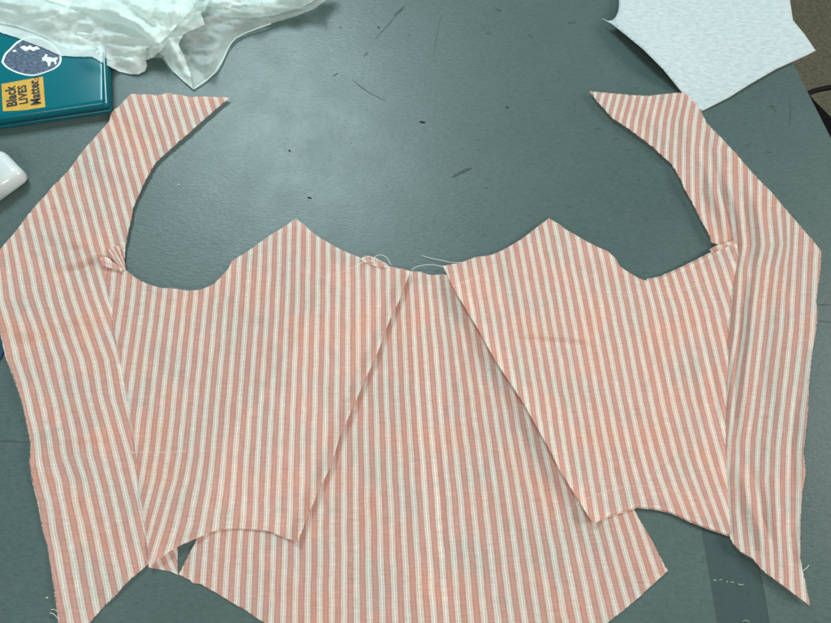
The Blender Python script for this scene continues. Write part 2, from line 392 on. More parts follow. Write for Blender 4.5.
zRS = mk_z(.0030, [
  ([(590,92),(631,130),(657,151),(680,179),(699,216),(712,242)], 7, .0020, False),
  ([(705,165),(712,190),(722,215),(727,240)], 4, .0030), ([(716,170),(725,200),(733,225),(738,250)], 3.5, -.0024), ([(726,180),(736,205),(742,235),(742,265)], 4, .0026),
  ([(738,190),(748,215),(752,245),(748,275)], 3.5, -.0020), ([(748,185),(760,215),(763,245),(756,290)], 4.5, .0022), ([(762,200),(772,235),(770,270),(762,310)], 4, -.0014),
  ([(738,270),(736,310),(732,360),(730,420)], 3, .0020), ([(746,280),(744,320),(738,370),(734,420)], 2.8, -.0024), ([(755,280),(752,330),(746,380),(742,450)], 4, .0022),
  ([(770,300),(764,350),(760,400)], 5, -.0014), ([(790,330),(780,400),(776,450)], 7, .0014),
  ([(812,350),(806,420),(802,500),(802,560)], 4, .0022, False), ([(797,400),(793,440),(792,480)], 3, -.0016),
  ([(740,470),(748,500),(760,530),(765,560)], 5, .0030), ([(752,470),(760,500),(772,540)], 4, -.0020), ([(775,480),(775,520),(785,570)], 5, .0016),
  ([(731,537),(741,552),(753,558),(776,580),(800,598)], 6, .0025, False),
  ([(640,100),(650,120),(668,140)], 7, .0016), ([(690,100),(684,120),(690,150)], 6, .0020), ([(700,120),(706,150),(716,175)], 5, -.0012),
  (R_SEAM, 2.6, -.0016, False)], .0012, (22, 50), .1, 14)
zBK = mk_z(.0016, [([(437,440),(441,500),(444,560)], 2.2, -.0009), ([(446,420),(450,500),(452,580)], 5, .0008),
  ([(320,560),(380,575),(440,565)], 12, .0008), ([(480,470),(520,520),(560,560)], 10, .0007), ([(250,560),(300,590),(350,600)], 12, .0007)], .0009, (70, 40), 1.2, 21)
def seam_x(seam, y): return interp([(q[1], q[0]) for q in seam], y)
zLS_, zRS_ = zLS, zRS
def zLS(p):
    z = zLS_(p)
    return min(z, .0007) if 272 < p.y < 562.5 and p.x > seam_x(L_SEAM[2:], p.y)+.8 and p.x < 156 and p.x < seam_x(L_SEAM[2:], p.y)+12 else z
def zRS(p):
    z = zRS_(p)
    return min(z, .0016) if 246 < p.y < 533 and p.x < seam_x(R_SEAM, p.y)-.8 and p.x > seam_x(R_SEAM, p.y)-12 else z
back = sheet('back_panel', BK, zBK, FAB, gar, 3.2, .8, gBK, seed=1)
ls = sheet('side_panel', LS_OUT[1:]+LS_IN[:-1]+[L_SEAM[0]]+[(x+6, y) for x, y in L_SEAM[2:-1]]+[(153, 556), (150, 562.5)], zLS, FAB, gar, 2.9, 1.0, gLS, seed=2)
lf = sheet('front_panel', LF_OUT, zLF0, FAB, gar, 2.9, .5, gLF, seed=3)
rf = sheet('front_panel', RF_OUT, zRF0, FAB, gar, 2.9, .5, gRF, seed=4)
rs = sheet('side_panel', RS_OUT, zRS, FAB, gar, 2.7, 1.0, gRS, seed=5)
tag(back, 'centre back panel lying beneath both front panels')
tag(ls, 'side panel with a long pointed strap, at the left of the photo'); tag(rs, 'side panel with a long pointed strap, at the right of the photo')
tag(lf, 'front panel on the left, its fold edge slanting over the back'); tag(rf, 'front panel on the right, stay stitched near its lower curve')
under = sheet('lining_panel', [(508,264),(549,226),(575,242),(606,256),(640,287),(700,268),(731,252),(727,300),(723,372),(721,430),(722,490),(724,524),(700,516),(672,504),(650,498),(636,500),(622,478),(594,440),(553,380),(525,330)],
  mk_z(.0012, [], .0004, (50, 40), 0, 44), FAB, gar, 5, .3, gBK, seed=6); tag(under, 'layer under the right front panel')
sheet('centre_seam_allowance', [(413,285),(440,284),(444,340),(445,420),(449,500),(454,600),(458,655),(424,655),(421,560),(417,450),(413,360)], lambda p: .0006, FAB, gar, 6, .3, gBK, seed=7)
# turned-under folds of the front panels: a strip that rolls down to the back panel
def strip(name, line, offs, zs, parent, gx=None, sc=1.0, mt=FAB, thick=.0005, uofs=0.0, label=None):
    pts = resample([tuple(p) for p in line], 2.5, False); me = bpy.data.meshes.new(name); V = []; U = []
    n = len(pts)
    for i, p in enumerate(pts):
        d = pts[min(i+1, n-1)]-pts[max(i-1, 0)]; nn = V2((-d.y, d.x)).normalized()
        j = .35*noise.noise(Vector((i*.7, uofs, 3)))
        for o, z in zip(offs, zs):
            q = p+nn*(o*(1+j)); zz = z(p) if callable(z) else z
            V.append(P(q.x, q.y, zz)); U.append((stripe_u(gx, q) if gx else i*2.5/11*sc+uofs, q.y/11))
    m_ = len(offs); Fc = []
    for i in range(n-1):
        for k in range(m_-1): a = i*m_+k; Fc.append((a, a+1, a+1+m_, a+m_))
    me.from_pydata([tuple(v) for v in V], [], Fc); me.update()
    if sum(f.normal.z for f in me.polygons) < 0: me.flip_normals()
    uv = me.uv_layers.new(name='UVMap')
    for l in me.loops: uv.data[l.index].uv = U[l.vertex_index]
    o = link(name, me, mt, parent)
    if label: tag(o, label)
    return o
for ln, zf_, gx_ in (([(410.5,271.5),(399,301),(390,319),(376,357),(357,398),(339,439),(331,466),(321,486),(310,511),(298.5,540)], zLF0, gLF), (RF_LEFT, zRF0, gRF)):
    strip('folded_edge', ln, (-.1, .3, 1.0, 4, 10), (lambda p: zf_(p)-.0002, lambda p: zf_(p)-.0020, lambda p: zf_(p)-.0042, lambda p: .0034, lambda p: .0032), gar, gx_)
# hems and seam allowances that peep out below the edges
RH = [(647,281.5),(660,279),(677.6,271.5),(698,261.5),(715,253),(727,247.5),(736,243.5)]
strip('seam_allowance', RH, (-2.6, 0.6, 3.0), (lambda p: zRF0(p)-.0016, lambda p: zRF0(p)-.0008, lambda p: zRF0(p)-.0007), gar, gRF, label='narrow folded hem of the right armhole')
strip('seam_allowance', list(reversed(RF_BOT)), (-2.8, 0, 1.6), (lambda p: zRF0(p)-.0020, lambda p: zRF0(p)-.0010, lambda p: zRF0(p)-.0010), gar, gRF, label='cream allowance peeping below the right front')
strip('seam_allowance', [(298,541),(284,537),(269,530.5),(255,529),(237.5,528),(220,529),(208.7,532),(200,536),(185,542.6)], (-1.0, 0, 1.4), (lambda p: zLF0(p)-.0022, lambda p: zLF0(p)-.0012, lambda p: zLF0(p)-.001), gar, gLF)
# side-back piece showing under the left front
gU = {0: [(540,150),(580,166)], 2: [(540,170),(580,190)]}
sheet('side_back_panel', [(146,558),(150,568),(160,569.5),(170,571.5),(178,575),(177.5,560),(178,540),(165,545)], mk_z(.0010, [], .0004, (20,20), 0, 3), FAB, gar, 2.5, .3, gU, seed=8)
# crumpled underarm allowances
def crumple(poly, gd, zf, seed, label=None):
    o = sheet('underarm_allowance', poly, zf, FAB, gar, 1.6, .3, gd, seed=seed)
    if label: tag(o, label)
gK = {0: [(240,108),(275,128)], 1: [(240,114),(275,130)], 2: [(240,120.5),(275,132)]}
crumple([(108.5,249.5),(113,247),(116.5,245.5),(120.5,246),(121,251),(124.5,262),(126,270),(119.5,268.5),(113,260)], gK,
        mk_z(.0062, [([(109,250),(116,258),(124,269)], 1.5, .0022, False), ([(112,247),(119,256),(126,268)], 1.6, -.0022, False), ([(118,246),(122,256)], 1.5, .0016)], .001, (8, 8), 0, 5), 11, 'crumpled scrap of allowance at the left underarm')
gK2 = {0: [(240,92),(275,98)], 2: [(240,116),(275,124)]}
crumple([(99,258),(104,256),(110,259),(117,265),(123,269.5),(121,271.5),(112,268.5),(104,266)], gK2, mk_z(.0066, [([(100,260),(110,262),(121,270)], 2.2, .0018, False)], .0008, (8, 8), 0, 6), 12)
gK3 = {0: [(235,700),(255,712)], 2: [(235,722),(255,738)]}
crumple([(709.5,249.5),(714,246.5),(720,244),(728,242),(734,240.5),(736.5,243.5),(727,248),(718,252),(713,254.5)], gK3,
        mk_z(.0048, [([(712,249),(722,246),(734,241)], 2.2, .0022, False)], .001, (8, 8), 0, 8), 13, 'folded allowance at the right underarm')
# frayed tuft on the neckline
gK4 = {0: [(250,362),(275,366)], 1: [(250,372),(275,377)], 2: [(250,385),(275,388)]}
sheet('neckline_allowance', [(360,258.5),(364,256.5),(369,255.5),(375,258),(382,261),(388,265.5),(386,268),(374,266),(364,262)], mk_z(.0052, [([(364,257),(374,261),(386,266)], 1.6, .0006)], .0006, (6, 6), 0, 8), FAB, gar, 1.6, .8, gK4, seed=14)
# frayed hairs along the raw edges
def fringe(line, zf, parent, dens, lo, hi, seed, side=1, prob_long=.03):
    rnd = random.Random(seed); bw = bmesh.new(); pts = resample([tuple(p) for p in line], 1.0/dens, False)
    n = len(pts)
    for i, p in enumerate(pts):
        if rnd.random() < .25: continue
        d = pts[min(i+1, n-1)]-pts[max(i-1, 0)]
        if d.length < 1e-6: continue
        nn = V2((d.y, -d.x)).normalized()*side
        l = rnd.uniform(lo, hi)*1.25*(rnd.uniform(2, 4.5) if rnd.random() < prob_long else 1)
        a = rnd.gauss(0, .6); dd = V2((nn.x*math.cos(a)-nn.y*math.sin(a), nn.x*math.sin(a)+nn.y*math.cos(a)))
        k = rnd.uniform(-.5, .5); z0 = zf(p)-.0003; ps = []
        for t in (0, .35, .7, 1):
            q = p-nn*.5+dd*(l*t)+V2((-dd.y, dd.x))*(k*l*t*t); ps.append(P(q.x, q.y, max(.0004, z0-.0012*t*rnd.uniform(-.3, 1))))
        tube_into(bw, ps, rnd.uniform(.00011, .0002), 3, .00008)
    o = from_bm('frayed_threads', bw, THW if seed % 2 else THP, parent); tag(o, kind='stuff')
def both(line, zf, parent, dens, lo, hi, seed, side=1, pl=.06):
    fringe(line, zf, parent, dens*1.3, lo, hi, seed*2+1, side, pl); fringe(line, zf, parent, dens*.5, lo, hi, seed*2+2, side, pl)
both(LS_OUT[:-1], zLS, ls, .9, .5, 1.6, 10, -1); both(LS_IN[:-1], zLS, ls, .6, .4, 1.0, 11, -1)
both(RS_REST, zRS, rs, .9, .5, 1.5, 12, -1); both(RS_TOPIN[1:], zRS, rs, .6, .4, 1.0, 13, -1)
both(LF[:25], zLF0, lf, .7, .3, 1.1, 14, -1); both(LF[34:], zLF0, lf, .9, .5, 1.5, 15, -1)
both(RF_TOP, zRF0, rf, .7, .3, 1.0, 16, -1); both(RF_BOT, lambda p: zRF0(p)-.0015, rf, .6, .4, 1.2, 17, -1)
both(BK[1:7], zBK, back, 1.0, .5, 1.6, 18, -1); both(BK[14:39], zBK, back, .9, .5, 1.4, 19, -1)
fringe([(365,256),(375,258),(388,265)], lambda p: .007, lf, 2.5, 1.0, 2.5, 41, -1, .1)
# stay stitching
def stitches(line, zf, parent, on=2.6, off=1.1, r=.00018, name='stay_stitching'):
    pts = resample([tuple(p) for p in smooth_line(line, 1)], .6, False); bm = bmesh.new(); i = 0
    while i < len(pts)-6:
        k = int(on/.6); seg = pts[i:i+k+1]
        if len(seg) > 2:
            ps = [P(q.x, q.y, zf(q)+.0001+.0003*math.sin(math.pi*j/(len(seg)-1))) for j, q in enumerate(seg)]
            tube_into(bm, ps, r, 4)
        i += k+int(off/.6)+1
    return from_bm(name, bm, THW, parent)
stitches([(577,503.5),(590,497),(603,492),(625,486.5),(646.6,485.5),(664,488),(681,493),(698.6,499),(712,505)], zRF0, rf)
stitches([(453.5,286),(466,281),(478.5,276.5),(490,272)], zRF0, rf, 3.5, .7, .00022)
stitches([(590,296),(610,296),(648,294.5),(667,292.6),(690,288),(713,281)], zRF0, rf)
stitches([(131,452.5),(150,453),(186,451.5)], zLF0, lf, 6, .6, .0002); stitches([(323.5,278),(340,273),(356,266)], zLF0, lf, 8, .6, .0002)
stitches([(437,287),(446,286.5),(453,286)], zBK, back, 2, .8, .0002); stitches([(565,507),(572,506),(579,503)], zBK, back)
# loose threads at the neckline
def lthread(pts, r=.0002, name='loose_thread', parent=gar, mt=THW):
    bm = bmesh.new(); q = smooth_line([(a, b) for a, b, z in pts], 3); n = len(q)
    zs = [p[2] for p in pts]
    out = []
    for i, p in enumerate(q):
        t = i/(n-1)*(len(zs)-1); k = min(int(t), len(zs)-2); out.append(P(p.x, p.y, zs[k]+(zs[k+1]-zs[k])*(t-k)))
    tube_into(bm, out, r, 5); return from_bm(name, bm, mt, parent)
lthread([(421.5,255.5,.001),(432,258.5,.002),(441,260,.003),(452,262.8,.004),(462,262.5,.005)])
lthread([(411.5,270,.004),(416,266.5,.004),(427,264.5,.005),(436,265,.006),(444,267,.005)])
lthread([(370,262,.007),(374,257,.009),(380,254,.010),(387,257,.008),(391,265,.006)])
lthread([(356,266,.0055),(362,262,.007),(370,260,.008)], .00017)
lthread([(800,572,.001),(803,571,.002),(807,568,.002),(809,565,.001)], .00018); lthread([(58,612,.002),(54,609,.001),(51,610,.001)], .0002); lthread([(59,620,.002),(54,614,.001),(50,613,.001)], .0002)
# ------------------------------------------------------------------ interfacing sheet, upper right
def paper_mat():
    m, nt, b = mat('white_interfacing'); tc = N(nt, 'ShaderNodeTexCoord'); o = tc.outputs['Object']
    f1 = noise_(nt, o, 1, 6, .72, ((110, 330, 1), (0, 0, .35)))
    nt.links.new(ramp(nt, f1, [(.30, (.34, .40, .41)), (.62, (.48, .555, .565))]), b.inputs['Base Color'])
    b.inputs['Roughness'].default_value = .8; b.inputs['Specular IOR Level'].default_value = .2
    bump(nt, b, f1, .5, .0006); return m
PAP = [(601,17.8),(604,19),(608,20.8),(612,20.2),(615.5,17),(618,12),(619,6),(619,-14),(700,-40),(788,-16),(790,0),(793,20),(805,34.7),(815.7,50.5),(805,56),(776,69),(750,84),(729.6,97),(702,111),(692,103),(680,90),(663,69),(643,49),(625.6,34.7),(612,24)]
R1 = Ridge([(601,17),(625,34),(643,49),(663,69),(690,100)], 26, .012, True)
R2 = Ridge([(640,-10),(700,30),(790,50)], 40, .002)
def zP(p):
    under = math.exp(-((p.x-694)**2+(p.y-104)**2)/(2*20**2))
    return max(.0008, .0022+R1(p)*(1-under*.95)+R2(p)*(1-under)+.0012*n2(p, 50, 40, 0, 6)*(1-under)-.0014*under)
PM = paper_mat()
pp = sheet('interfacing_sheet', PAP, zP, PM, None, 4, 0, None, thick=.0003, seed=30)
tag(pp, 'white fibrous sheet of sewing interfacing with a pointed tip, lying under the right strap', 'interfacing')
# ------------------------------------------------------------------ clear tape strip on the table
def tape_mat():
    m, nt, b = mat('clear_tape'); b.inputs['Base Color'].default_value = (.05, .085, .085, 1); b.inputs['Roughness'].default_value = .33
    tr = N(nt, 'ShaderNodeBsdfTransparent'); mx = N(nt, 'ShaderNodeMixShader')
    tc = N(nt, 'ShaderNodeTexCoord'); f = noise_(nt, tc.outputs['Object'], 1, 3, .6, ((160, 20, 1),))
    r = N(nt, 'ShaderNodeMapRange'); r.inputs['To Min'].default_value = .25; r.inputs['To Max'].default_value = .5; nt.links.new(f, r.inputs[0])
    nt.links.new(r.outputs[0], mx.inputs[0]); nt.links.new(tr.outputs[0], mx.inputs[1]); nt.links.new(b.outputs[0], mx.inputs[2])
    nt.links.new(mx.outputs[0], nt.nodes['Material Output'].inputs[0]); return m
tape = empty('tape_strip', P(735, 580), 'strip of clear tape stuck to the table below the right front panel', 'tape')
o = sheet('tape_film', [(698,500),(702,528),(708,560),(714,594),(720,636),(771,634),(766,600),(761,575),(752,535),(748,500)], lambda p: .0003, tape_mat(), tape, 8, .15, thick=0)
EDG = simple('tape_edge', (.045, .065, .065), .5, .3)
WSC = simple('white_scratch', (.2, .25, .24), .6, .3)
scuff([(702,528),(708,560),(714,594),(720,636)], .8, .00045, EDG, 'tape_edge', tape); scuff([(752,535),(761,575),(766,600),(771,634)], .8, .00045, EDG, 'tape_edge', tape)
for a in ([(713,580),(717,580.5)],[(719,579.8),(722,579.6)],[(730,582),(734,582.5)],[(738,584),(741,585),(744,584.3)],[(742,621.5),(746,620),(750,622.5)],[(726,581.5),(728,582)]):
    scuff(a, 1.2, .0006, WSC, 'scratch', tape)
# ------------------------------------------------------------------ laptop with stickers
TEAL = simple('teal_shell', (.0, .115, .145), .2, .25, .06, 12)
Ca = P(109.5, 108, .010); Cb = P(0, 124, .010); ux = (Ca-Cb).normalized(); uy = Vector((-ux.y, ux.x, 0)); ang = math.atan2(ux.y, ux.x)
lap = empty('laptop', (Ca.x, Ca.y, 0), 'teal laptop with gold square and round dark stickers, half under the plastic bag', 'laptop')
Lw, Ld = .30, .215
def lap_box(name, h, z, r, inset, m_):
    bm = rbox((Lw-2*inset, Ld-2*inset, h), r, 5); bmesh.ops.translate(bm, verts=bm.verts, vec=(-Lw/2, Ld/2, z))
    # round the four plan corners a little by pulling vertical edges
    bmesh.ops.rotate(bm, verts=bm.verts, cent=(0, 0, 0), matrix=Matrix.Rotation(ang, 3, 'Z')); bmesh.ops.translate(bm, verts=bm.verts, vec=lap.location)
    return from_bm(name, bm, m_, lap)
lap_box('base', .005, .0028, .002, .0012, TEAL)
lap_box('seam', .0012, .0057, .0004, .0024, simple('dark_gap', (.003, .02, .026), .6))
lid = lap_box('lid', .0128, .01235, .0058, .0, TEAL)
LT = .01885
def onlid(px, py, dz=.0): return P(px, py, LT+dz)
bm = bmesh.new(); tube_into(bm, [onlid(103.8, 52, .0001), onlid(104.8, 75, .0001), onlid(106, 98, .0001), onlid(106.4, 103, -.0002)], .0007, 6); from_bm('rim_highlight', bm, simple('highlight_paint', (.35, .5, .52), .3), lap)  # pale tube painted in as the highlight along the lid's right edge
bpy.data.objects['rim_highlight'].name = 'painted_highlight'
def flat(name, poly, z, m_, parent, th=.00015):
    bm = bmesh.new(); vs = [bm.verts.new(P(x, y, z)) for x, y in poly]; f = bm.faces.new(vs); bmesh.ops.recalc_face_normals(bm, faces=bm.faces)
    if f.normal.z < 0: f.normal_flip()
    r = bmesh.ops.extrude_face_region(bm, geom=[f]); bmesh.ops.translate(bm, verts=[e for e in r['geom'] if isinstance(e, bmesh.types.BMVert)], vec=(0, 0, th))
    bmesh.ops.recalc_face_normals(bm, faces=bm.faces)
    return from_bm(name, bm, m_, parent, False)
gold = flat('square_sticker', [(1.4,84),(43,76.6),(45.3,107),(24,110.2),(3,111.3)], LT+.0001, simple('gold_sticker', (.52, .31, .035), .45, .4, .12, 90), lap)
tag(gold, 'gold square sticker with black script lettering')
INK = simple('black_ink', (.012, .010, .012), .5)
tc0 = onlid(3, 111.3); tc1 = onlid(1.4, 84); tang = math.atan2((tc1-tc0).y, (tc1-tc0).x)
def word(txt, px, py, size, shear, sx=1.0):
    cu = bpy.data.curves.new('lettering', 'FONT'); cu.body = txt; cu.size = size; cu.shear = shear; cu.offset = size*.024; cu.extrude = .00005; cu.space_character = 1.06
    cu.align_x = 'CENTER'; cu.align_y = 'CENTER'
    ob = bpy.data.objects.new('lettering', cu); me = bpy.data.meshes.new_from_object(ob)
    bpy.data.objects.remove(ob)
    for v in me.vertices:
        x, y = v.co.x, v.co.y; v.co.x = x*sx
    c = onlid(px, py, .00032+.00003*(px % 1))
    me.transform(Matrix.Translation(c) @ Matrix.Rotation(tang+.03, 4, 'Z'))
    link('lettering', me, INK, gold, False)
word('Black', 11.5, 97, .0155, .12, .82); word('LIVES', 23, 95, .0128, .1, .86); word('Matter', 35, 93, .0150, .12, .80)
word('Black', 11.9, 96.6, .0155, .12, .82); word('LIVES', 23.4, 94.6, .0128, .1, .86); word('Matter', 35.4, 92.6, .0150, .12, .80)
def swash(pts, r):
    bm = bmesh.new(); q = smooth_line(pts, 3)
    tube_into(bm, [onlid(p.x, p.y, .0003) for p in q], r, 5); from_bm('lettering', bm, INK, gold)
swash([(36,80),(34,77.5),(37,76.5),(39,79),(37,82),(38.5,85)], .0005); 
rs_out = [(1.4,62),(4,54),(10,48.5),(17,41),(28,36),(40,36.5),(52,43),(60,52),(62,57),(61,64),(55,69),(46,72.5),(37,75.5),(29,76),(20,74),(13,71.5),(5,67)]
ro = flat('round_sticker', [tuple(p) for p in smooth_line(rs_out+[rs_out[0]], 2)][:-1], LT+.0001, simple('sticker_white', (.62, .72, .74), .5), lap)
tag(ro, 'round dark blue sticker with a white border')
cx, cy = 32, 58.5
def sticker_art():
    m, nt, b = mat('forest_print'); tc = N(nt, 'ShaderNodeTexCoord'); o = tc.outputs['Object']
    f = noise_(nt, o, 1, 4, .65, ((260, 420, 1),))
    nt.links.new(ramp(nt, f, [(.3, (.012, .022, .045)), (.5, (.05, .085, .13)), (.62, (.10, .15, .22)), (.75, (.2, .27, .33))]), b.inputs['Base Color'])
    b.inputs['Roughness'].default_value = .4; return m
inner = flat('printed_scene', [(cx+(p.x-cx)*.93, cy+(p.y-cy)*.92) for p in smooth_line(rs_out+[rs_out[0]], 2)][:-1], LT+.00035, sticker_art(), ro, .00005)
WH = simple('print_white', (.62, .68, .66), .5)
for poly in ([(42,58),(44,56.5),(45.5,54),(47.5,54.5),(47,57),(50,57),(53,58),(57,57),(58,59),(56,60),(56.5,64),(54.8,64.5),(54,61.5),(51,61.5),(50,66),(48,66),(47.5,62.5),(45,60.5),(42.5,61)],
             [(20,47),(24,45.5),(27,47),(30,45),(33,47.5),(37,46),(40,49),(36,49.5),(33,51),(30,49),(26,51),(23,49.5)], [(12,50.5),(15,49.5),(17,51),(14,52)]):
    flat('printed_figure', poly, LT+.00045, WH, ro, .00004)
# ------------------------------------------------------------------ earbud case
ec = P(-1.5, 186, .0); case = empty('earbud_case', (ec.x, ec.y, 0), 'small glossy white rounded earbud case at the left edge below the teal laptop', 'earbud case')
CW = simple('glossy_white_plastic', (.52, .58, .57), .18, .5, .01)
ea = P(0, 198, .008)-P(27, 178, .008); eang = math.atan2(ea.y, ea.x)
def case_part(name, x0, x1):
    bm = bmesh.new(); bmesh.ops.create_cube(bm, size=1)
    L_, W_, H_ = .060, .045, .021; bmesh.ops.scale(bm, vec=(L_, W_, H_), verts=bm.verts)
    bmesh.ops.bevel(bm, geom=list(bm.edges), offset=.0095, segments=9, profile=.55, affect='EDGES')
    geom = list(bm.verts)+list(bm.edges)+list(bm.faces)
    bmesh.ops.bisect_plane(bm, geom=geom, plane_co=(x0, 0, 0), plane_no=(-1, 0, 0), clear_outer=True)
    geom = list(bm.verts)+list(bm.edges)+list(bm.faces)
    bmesh.ops.bisect_plane(bm, geom=geom, plane_co=(x1, 0, 0), plane_no=(1, 0, 0), clear_outer=True)
    ed_ = [e for e in bm.edges if e.is_boundary]
    if ed_: bmesh.ops.holes_fill(bm, edges=ed_)
    bmesh.ops.rotate(bm, verts=bm.verts, cent=(0, 0, 0), matrix=Matrix.Rotation(eang, 3, 'Z')); bmesh.ops.translate(bm, verts=bm.verts, vec=(ec.x, ec.y, .0108))
    from_bm(name, bm, CW, case)
case_part('case_body', -.031, .0110); case_part('case_lid', .0114, .031)
# ------------------------------------------------------------------ blue scrap at the left edge
bl = flat('blue_folder', [(-40,322),(-2,330),(5.5,345),(4.5,352),(0.5,360),(-40,372)], .0004, simple('dark_blue_card', (.004, .045, .085), .5), None, .0016)
tag(bl, 'dark blue card corner peeping out under the left side panel at the photo edge', 'folder')
# ------------------------------------------------------------------ chair beyond the table edge
ch = empty('chair', (P(850, 120, -.30).x, P(850, 120, -.30).y, -.74), 'black chair just showing past the right edge of the table', 'chair')
bm = bmesh.new(); q = smooth_line([(800,99),(808,93),(820,89),(840,86),(870,86),(900,100)], 3)
tube_into(bm, [P(p.x, p.y, -.30) for p in q], .0045, 10); from_bm('back_rail', bm, BLK, ch)
sheet('seat', [(806,92),(809,94),(815,101),(823,109),(840,126),(900,200),(880,320),(850,330),(815,160),(800,110)], lambda p: -.33, simple('black_vinyl', (.003, .003, .003), .8, .05), ch, 14, thick=.02)
bm = bmesh.new()
for x, y in ((812,110),(885,210),(860,320)):
    c = P(x, y, -.34); tube_into(bm, [Vector((c.x, c.y, -.345)), Vector((c.x, c.y, -.739))], .011, 8)
    from_bm('leg', bm, BLK, ch); bm = bmesh.new()
c = P(900, 110, -.30); tube_into(bm, [Vector((c.x, c.y, -.30)), Vector((c.x+.02, c.y-.05, -.36))], .006, 8); from_bm('back_post', bm, BLK, ch)
# ------------------------------------------------------------------ plastic bag
def bag_mat(name, alpha, seed, tint=(.84, .95, .925)):
    m, nt, b = mat(name); tc = N(nt, 'ShaderNodeTexCoord'); o = tc.outputs['Object']
    b.inputs['Base Color'].default_value = (*tint, 1); b.inputs['Roughness'].default_value = .45; b.inputs['Specular IOR Level'].default_value = .35
    tl = N(nt, 'ShaderNodeBsdfTranslucent'); tl.inputs[0].default_value = (*tint, 1)
    m1 = N(nt, 'ShaderNodeMixShader'); m1.inputs[0].default_value = .3
    nt.links.new(b.outputs[0], m1.inputs[1]); nt.links.new(tl.outputs[0], m1.inputs[2])
    tr = N(nt, 'ShaderNodeBsdfTransparent'); tr.inputs[0].default_value = (.93, .98, .96, 1)
    mx = N(nt, 'ShaderNodeMixShader')
    f = noise_(nt, o, 28, 4, .6)
    r = N(nt, 'ShaderNodeMapRange'); r.inputs['From Min'].default_value = .3; r.inputs['From Max'].default_value = .7
    r.inputs['To Min'].default_value = max(0, alpha-.12); r.inputs['To Max'].default_value = min(1, alpha+.12)
    nt.links.new(f, r.inputs[0]); nt.links.new(r.outputs[0], mx.inputs[0])
    nt.links.new(tr.outputs[0], mx.inputs[1]); nt.links.new(m1.outputs[0], mx.inputs[2]); nt.links.new(mx.outputs[0], nt.nodes['Material Output'].inputs[0])
    # fine crinkles pressed into the film
    v = N(nt, 'ShaderNodeTexVoronoi', feature='DISTANCE_TO_EDGE'); v.inputs['Scale'].default_value = 55
    ad = N(nt, 'ShaderNodeVectorMath', operation='ADD'); nn = N(nt, 'ShaderNodeTexNoise'); nn.inputs['Scale'].default_value = 18; nt.links.new(o, nn.inputs['Vector'])
    sc = N(nt, 'ShaderNodeVectorMath', operation='SCALE'); sc.inputs['Scale'].default_value = .05; nt.links.new(nn.outputs['Color'], sc.inputs[0]); nt.links.new(o, ad.inputs[0]); nt.links.new(sc.outputs[0], ad.inputs[1]); nt.links.new(ad.outputs[0], v.inputs['Vector'])
    h = math_(nt, 'ADD', math_(nt, 'MINIMUM', v.outputs['Distance'], .15), math_(nt, 'MULTIPLY', noise_(nt, o, 70, 4, .6), .12))
    bump(nt, b, h, .35, .0016)
    return m
bag = empty('plastic_bag', P(140, 20, .0), 'crumpled translucent white plastic bag lying over the teal laptop', 'plastic bag')
def ridged(p, sx, sy, ang, seed): return 1-min(1, abs(n2(p, sx, sy, ang, seed))*2.4)**.75
KN = V2((172, 38))
def zbag(h0, amp, seed, floor_, ridges=(), rim=None):
    R = [Ridge(*r) for r in ridges]; rim_ = [V2(p) for p in rim] if rim else None
    def z(p):
        v = p-KN; r = v.length; a = math.atan2(v.y, v.x)
        rad = (abs(math.sin(a*6.5+seed+1.6*noise.noise(Vector((a*2, r*.01, seed)))))-.5)*min(1, r/40)*math.exp(-r/120)
        f = amp*(.5*ridged(p, 90, 17, .22, seed)+.34*ridged(p, 45, 9, -.12, seed+2)+.2*ridged(p, 20, 5, .3, seed+5)-.5) + amp*.8*rad
        top = sm((70-p.y)/60)
        zz = h0*(.35+.65*top)+f
        for q in R: zz += q(p)
        if rim_:
            d, _ = dline(p, rim_); k = sm(d/14); k = k*k*(3-2*k); zz = floor_(p)+.0012+(zz-floor_(p))*(.18+.82*k)
        return max(floor_(p)+.0012, zz)
    return z
lapR = Ca
def floor_main(p):
    q = P(p.x, p.y, .02); loc = q-Vector((Ca.x, Ca.y, 0)); a = loc.dot(ux); 
    return .0195*(1-sm((a+.004)/.02))
B_BOT = [(-30,22),(0,32),(17,37.5),(43,47.6),(60.6,55.5),(76,56.5),(92,56.5),(107,65),(121,72),(131,74),(138.6,74),(145,71),(147,65),(146,60)]
main_out = B_BOT+[(152,58),(162,50),(175,30),(205,10),(215,-12),(120,-40),(0,-50),(-40,-40)]
BM1 = bag_mat('bag_film', .76, 1); BM2 = bag_mat('bag_film_inner', .68, 2); BM3 = bag_mat('bag_film_thin', .36, 3)
def bagsheet(name, out, zf, m_, step=2.6, seed=0):
    return sheet(name, out, zf, m_, bag, step, .5, None, thick=0, seed=seed)
bagsheet('bag_side', main_out, zbag(.022, .009, 3.1, floor_main, [([(60,38),(100,36),(150,44)], 5, .006), ([(20,20),(70,30),(130,25)], 6, .007), ([(0,18),(20,16),(40,20)], 6, -.008)], B_BOT), BM1, 2.3, 51)
in_out = [(x, y-9-3*math.sin(x*.05)) for x, y in B_BOT]+[(150,46),(168,36),(185,16),(200,-12),(100,-40),(-30,-40)]
bagsheet('bag_lining', in_out, zbag(.034, .010, 8.7, floor_main, [([(0,0),(60,10),(120,5)], 7, .008)], in_out[:12]), BM2, 2.6, 52)
bagsheet('bag_gusset', [(40,-20),(30,0),(52,12),(90,22),(130,36),(150,52),(163,40),(190,12),(208,-20)], zbag(.042, .010, 14.2, floor_main, [([(110,10),(140,25),(160,45)], 4, .008)], [(40,-20),(30,0),(52,12),(90,22),(130,36),(150,52)]), BM2, 2.6, 53)
zero = lambda p: 0.0
